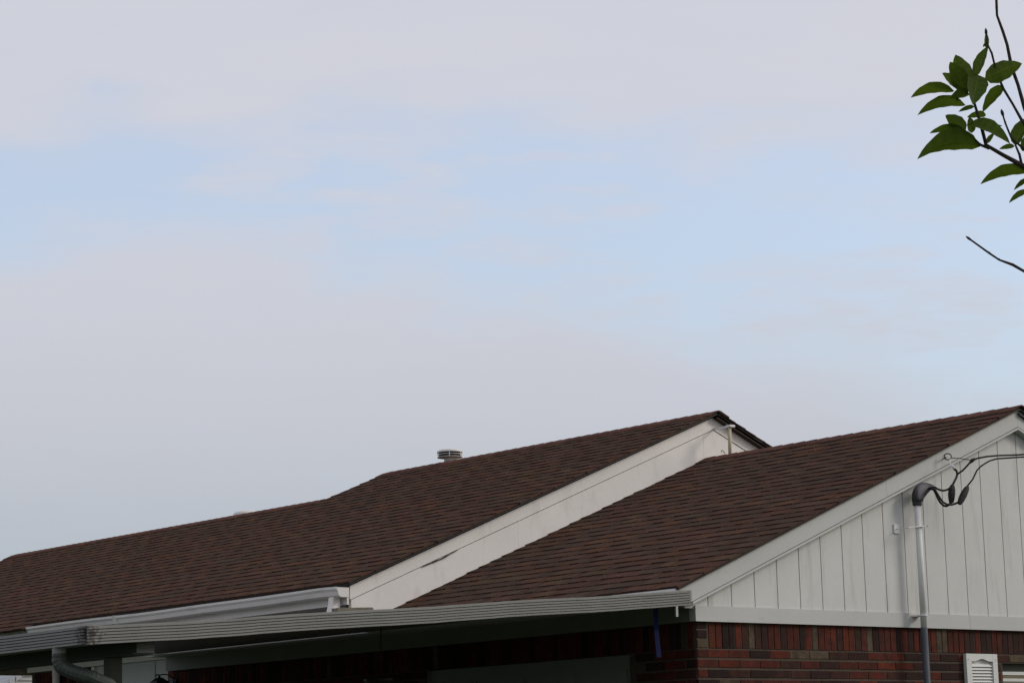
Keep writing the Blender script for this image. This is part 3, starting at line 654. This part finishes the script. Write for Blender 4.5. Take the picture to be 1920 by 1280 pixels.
sc_ = [(lx+.0, ly+.06, -.050), (lx+.01, ly+.075, -.040), (lx+.02, ly+.06, -.030), (lx+.01, ly+.02, -.040), (lx+.02, ly-.04, -.036), (lx+.05, ly-.08, -.040), (lx+.10, ly-.09, -.075), (0.0, ly-.02, -.16)]
obj('scroll_arm', MB().tube(sc_, .006, 6), 'lantern', ln); obj('wall_plate', MB().box(-.018, -.003, ly-.07, ly+.02, -.28, -.08), 'lantern', ln)
hb = thing('hanging_pot', (-1.2, 2.17, -.45), 'dark plant pot on a wire hook below the patio cover', 'hanging pot')
obj('hook_wire', MB().tube([(-1.2, 2.17, .075), (-1.2, 2.17, -.09), (-1.2, 2.16, -.10), (-1.2, 2.17, -.25)], .005, 6), 'lantern', hb)
obj('pot', MB().lathe(-1.2, 2.17, [(.001, -.46), (.09, -.46), (.13, -.33), (.14, -.33), (.14, -.315), (.12, -.315)], 16), 'lantern', hb)
for k in range(3):
    an = k*2.09; obj('hanger', MB().tube([(-1.2, 2.17, -.22), (-1.2+.13*math.cos(an), 2.17+.13*math.sin(an), -.32)], .003, 5), 'lantern', hb)

# ------------------------------------------------------------------ neighbour's house beyond the carport
NP = .67; NX, NZ = 26.618, 2.474; NR = 29.6; NZR = NZ+(NR-NX)*NP; NE = 24.2; NZE = NZ+(NE-NX)*NP
nb = thing('neighbour_house', (29, 64, GZ), 'distant pale house with grey lap siding and steep light roof beyond the brick pier', 'house')
obj('roof', MB().prism_y([(NE, NZE), (NE, NZE-.15), (NR, NZR-.18), (2*NR-NE, NZE-.15), (2*NR-NE, NZE), (NR, NZR)], 59.9, 72), 'neigh_roof', nb)
rk = MB(); i = 0
while NE+i*.24 < NR: x = NE+i*.24; z = NZE+i*.24*NP; rk.prism_y([(x, z-.12), (x+.27, z-.12+.27*NP), (x+.27, z+.27*NP+.02), (x+.04, z+.27*NP-.04), (x, z+.05)], 59.82, 59.89); i += 1
obj('rake_trim', rk, 'neigh_roof', nb)
z = GZ
while z < NZR-.3:
    x0 = max(NE+.3, NX+(z+.12-NZ)/NP+.12); x1 = 2*NR-x0
    if x1 > x0: obj('siding_board', MB().prism_x([(60.0, z), (60.05, z+.135), (60.09, z+.135), (60.09, z)], x0, x1), 'neigh_wall', nb)
    z += .137
obj('wall', MB().prism_y([(NE+.3, GZ), (2*NR-NE-.3, GZ), (2*NR-NE-.3, NZE+.05), (NR, NZR-.2), (NE+.3, NZE+.05)], 60.091, 71.5), 'neigh_wall', nb)

# ------------------------------------------------------------------ tree reaching in from beside the camera
tr = thing('magnolia_tree', (-7.45, -10.0, GZ), 'slender young tree whose leafy twigs reach in against the sky', 'tree')
TP = Vector((-7.45, -10.0, GZ))
obj('trunk', MB().tube([TP, TP+Vector((.03, .02, 1.0)), TP+Vector((-.02, .0, 2.0)), TP+Vector((.0, .03, 2.9)), TP+Vector((.03, .0, 3.9))], [.055, .046, .036, .026, .012], 12), 'bark', tr, smooth=True)
BR_ = {
 'main': ([tuple(TP+Vector((-.02, 0, 2.0))), (-7.75, -9.78, -.12), (-8.0, -9.60, .03), (-8.155, -9.494, .093), (-8.189, -9.472, .122), (-8.221, -9.45, .143), (-8.257, -9.425, .168), (-8.286, -9.406, .189), (-8.293, -9.406, .213), (-8.301, -9.405, .241), (-8.313, -9.404, .275), (-8.321, -9.404, .303)], .010, .0018),
 'side': ([(-8.28, -9.41, .182), (-8.296, -9.398, .19), (-8.312, -9.389, .209), (-8.322, -9.383, .218)], .0035, .002),
 'twig': ([(-8.0, -9.60, .03), (-8.14, -9.51, .10), (-8.193, -9.477, .156), (-8.219, -9.468, .211), (-8.235, -9.461, .24), (-8.251, -9.455, .27), (-8.27, -9.447, .304), (-8.284, -9.443, .339), (-8.295, -9.443, .376), (-8.305, -9.44, .397), (-8.308, -9.442, .416)], .0042, .0016),
 'long': ([(-7.75, -9.78, -.12), (-8.02, -9.57, -.02), (-8.163, -9.482, .073), (-8.2, -9.476, .176), (-8.233, -9.469, .266), (-8.247, -9.468, .31), (-8.261, -9.465, .348), (-8.272, -9.466, .393), (-8.282, -9.465, .42), (-8.294, -9.462, .453), (-8.296, -9.464, .471), (-8.301, -9.469, .506), (-8.31, -9.475, .60)], .0055, .0019),
 'bud': ([(-8.14, -9.51, .10), (-8.186, -9.479, .139), (-8.227, -9.454, .181), (-8.247, -9.442, .202), (-8.26, -9.439, .233), (-8.265, -9.438, .25)], .003, .0018),
 'link': ([(-8.224, -9.447, .143), (-8.231, -9.448, .167), (-8.239, -9.445, .188)], .003, .002),
 'low': ([(-8.0, -9.60, .03), (-8.153, -9.492, .08), (-8.197, -9.464, .115), (-8.22, -9.448, .131)], .005, .002),
 'bare': ([tuple(TP+Vector((.0, .0, 1.85))), (-7.85, -9.70, -.30), (-8.134, -9.461, -.118), (-8.173, -9.433, -.096), (-8.2, -9.417, -.071), (-8.22, -9.404, -.057), (-8.242, -9.387, -.046), (-8.259, -9.376, -.032), (-8.292, -9.355, -.003)], .006, .0014)}
tw = random.Random(5)
for nme, (p, ra, rb) in BR_.items():
    n = len(p); m = MB().tube(p, [ra+(rb-ra)*(i/(n-1))**.6 + (tw.uniform(0, .0007)) for i in range(n)], 7)
    e = Vector(p[-1]); d = (e-Vector(p[-2])).normalized()
    if nme in ('bud', 'bare', 'twig'): m.tube([e-d*.004, e+d*.002, e+d*.007, e+d*.012], [rb, rb*2.0, rb*1.8, rb*.4], 7)
    for i in range(max(1, n-5), n-1):                 # knuckles and leaf scars
        q = Vector(p[i]); m.tube([q-d*.004, q+Vector((0, 0, .002)), q+d*.004], [rb*.6, rb*1.5, rb*.6], 6)
    obj('branch', m, 'bark', tr, smooth=True)
def leaf(base, tip, side, wf, curl=.10, fold=.32):
    B, T, S = Vector(base), Vector(tip), Vector(side).normalized(); ax = T-B; L = ax.length; a = ax.normalized(); S = (S-a*S.dot(a)).normalized(); nrm = a.cross(S)
    if nrm.z < 0: nrm = -nrm
    m = MB(); rows = []; NL = 12
    for i in range(NL+1):
        t = i/NL; wdt = wf*L*.5*math.sin(math.pi*min(1, t**.74))**.66*(1-.22*t**3) if 0 < t < 1 else 0
        c = B+ax*t+Vector((0, 0, 1))*curl*L*4*t*(1-t)*.55
        wob = 1+.05*math.sin(t*23+L*90); rows.append([c+S*wdt*k*(wob if abs(k) == 1 else 1)+nrm*abs(k)*wdt*fold for k in (-1, -.55, -.045, .045, .55, 1)])
    vs = [q for r in rows for q in r]
    for i in range(NL):
        for k in range(5):
            q = 1.7 if k == 2 else (1.10 if i % 2 else .90)*(.92 if k in (0, 4) else 1.05)      # pale midrib, faint side veins
            b_ = i*6+k; m.face([b_, b_+1, b_+7, b_+6], (q, q, q))
    m.v = [tuple(v) for v in vs]
    return m
LV = [((-8.347, -9.381, .301), (-8.378, -9.289, .303), (-.83, -.29, .48), .53), ((-8.326, -9.392, .271), (-8.371, -9.299, .264), (-.81, -.36, .46), .53), ((-8.295, -9.398, .186), (-8.416, -9.329, .156), (-.49, -.57, .65), .47), ((-8.323, -9.382, .218), (-8.363, -9.322, .221), (-.75, -.52, .42), .63),
 ((-8.321, -9.384, .22), (-8.357, -9.362, .252), (.2, -.68, .71), .64), ((-8.324, -9.402, .306), (-8.345, -9.388, .378), (.56, -.77, .31), .63), ((-8.326, -9.397, .294), (-8.375, -9.397, .355), (.41, -.86, .32), .55), ((-8.343, -9.387, .31), (-8.347, -9.352, .347), (-.05, -.74, .68), .49),
 ((-8.322, -9.4, .292), (-8.368, -9.385, .281), (-.37, -.69, .62), .64), ((-8.312, -9.419, .332), (-8.346, -9.426, .261), (-.8, .5, .33), .66), ((-8.315, -9.415, .33), (-8.302, -9.44, .39), (-.08, .91, .4), .48), ((-8.301, -9.426, .324), (-8.26, -9.492, .348), (-.2, .21, .96), .61),
 ((-8.27, -9.449, .309), (-8.275, -9.394, .264), (-.95, .13, .28), .48), ((-8.318, -9.389, .231), (-8.286, -9.469, .177), (.76, -.13, .64), .44), ((-8.312, -9.403, .268), (-8.337, -9.38, .258), (-.66, -.44, .61), .39), ((-8.292, -9.416, .251), (-8.306, -9.377, .252), (-.6, -.25, .76), .46),
 ((-8.239, -9.445, .186), (-8.214, -9.454, .246), (-.37, .88, .29), .52), ((-8.214, -9.453, .132), (-8.264, -9.367, .116), (-.78, -.36, .51), .48), ((-8.21, -9.453, .116), (-8.233, -9.429, .095), (-.8, -.37, .46), .57), ((-8.208, -9.449, .092), (-8.222, -9.406, .074), (-.92, -.17, .35), .57),
 ((-8.24, -9.444, .185), (-8.264, -9.422, .18), (-.52, -.41, .75), .42), ((-8.284, -9.416, .223), (-8.263, -9.434, .227), (.25, .44, .86), .39), ((-8.311, -9.391, .214), (-8.318, -9.393, .248), (.16, -.99, -.02), .65), ((-8.285, -9.408, .192), (-8.275, -9.421, .213), (-.19, .78, .59), .49),
 ((-8.305, -9.44, .396), (-8.31, -9.433, .389), (-.83, -.1, .55), .69), ((-8.226, -9.453, .174), (-8.219, -9.468, .214), (-.5, .78, .38), .53), ((-8.305, -9.437, .387), (-8.308, -9.442, .419), (-.09, .98, .15), .42)]
CURL = {0: .22, 1: .24, 2: .26, 3: .16, 17: .22, 13: .2}
SLIM = {0: .36, 1: .36, 2: .40, 3: .40, 17: .36, 18: .42, 19: .40}
for i, (b, t, s, wf) in enumerate(LV): wf = SLIM.get(i, wf*.88); obj('leaf', leaf(b, t, s, wf, CURL.get(i, .08), .25+.35*((i*37) % 11)/10), 'leaf', tr, smooth=True)
# the rest of the crown, past the edge of what the photograph shows
cr = MB(); lr = random.Random(9); limbs = MB()
for k in range(9):
    h = lr.uniform(1.9, 3.7); an = lr.uniform(-1.2, 1.2) - .75; L = lr.uniform(.5, .9)
    a = TP+Vector((0, .02, h)); b = a+Vector((math.cos(an)*L, math.sin(an)*L, lr.uniform(.2, .5))); limbs.tube([a, (a+b)/2+Vector((0, 0, -.03)), b], [.014, .009, .003], 6)
    for j in range(26):
        t = lr.uniform(.25, 1.0); q = a+(b-a)*t+Vector((lr.gauss(0, .09), lr.gauss(0, .09), lr.gauss(0, .09)))
        d = Vector((lr.gauss(0, 1), lr.gauss(0, 1), lr.gauss(0, .6))).normalized(); s_ = d.orthogonal()
        lm_ = leaf(q, q+d*lr.uniform(.07, .12), s_, .5); bb = len(cr.v); cr.v += lm_.v
        for f, c_ in zip(lm_.f, lm_.c): cr.face([bb+i for i in f], c_)
obj('limbs', limbs, 'bark', tr, smooth=True); obj('crown', cr, 'leaf', tr, smooth=True, kind='stuff')
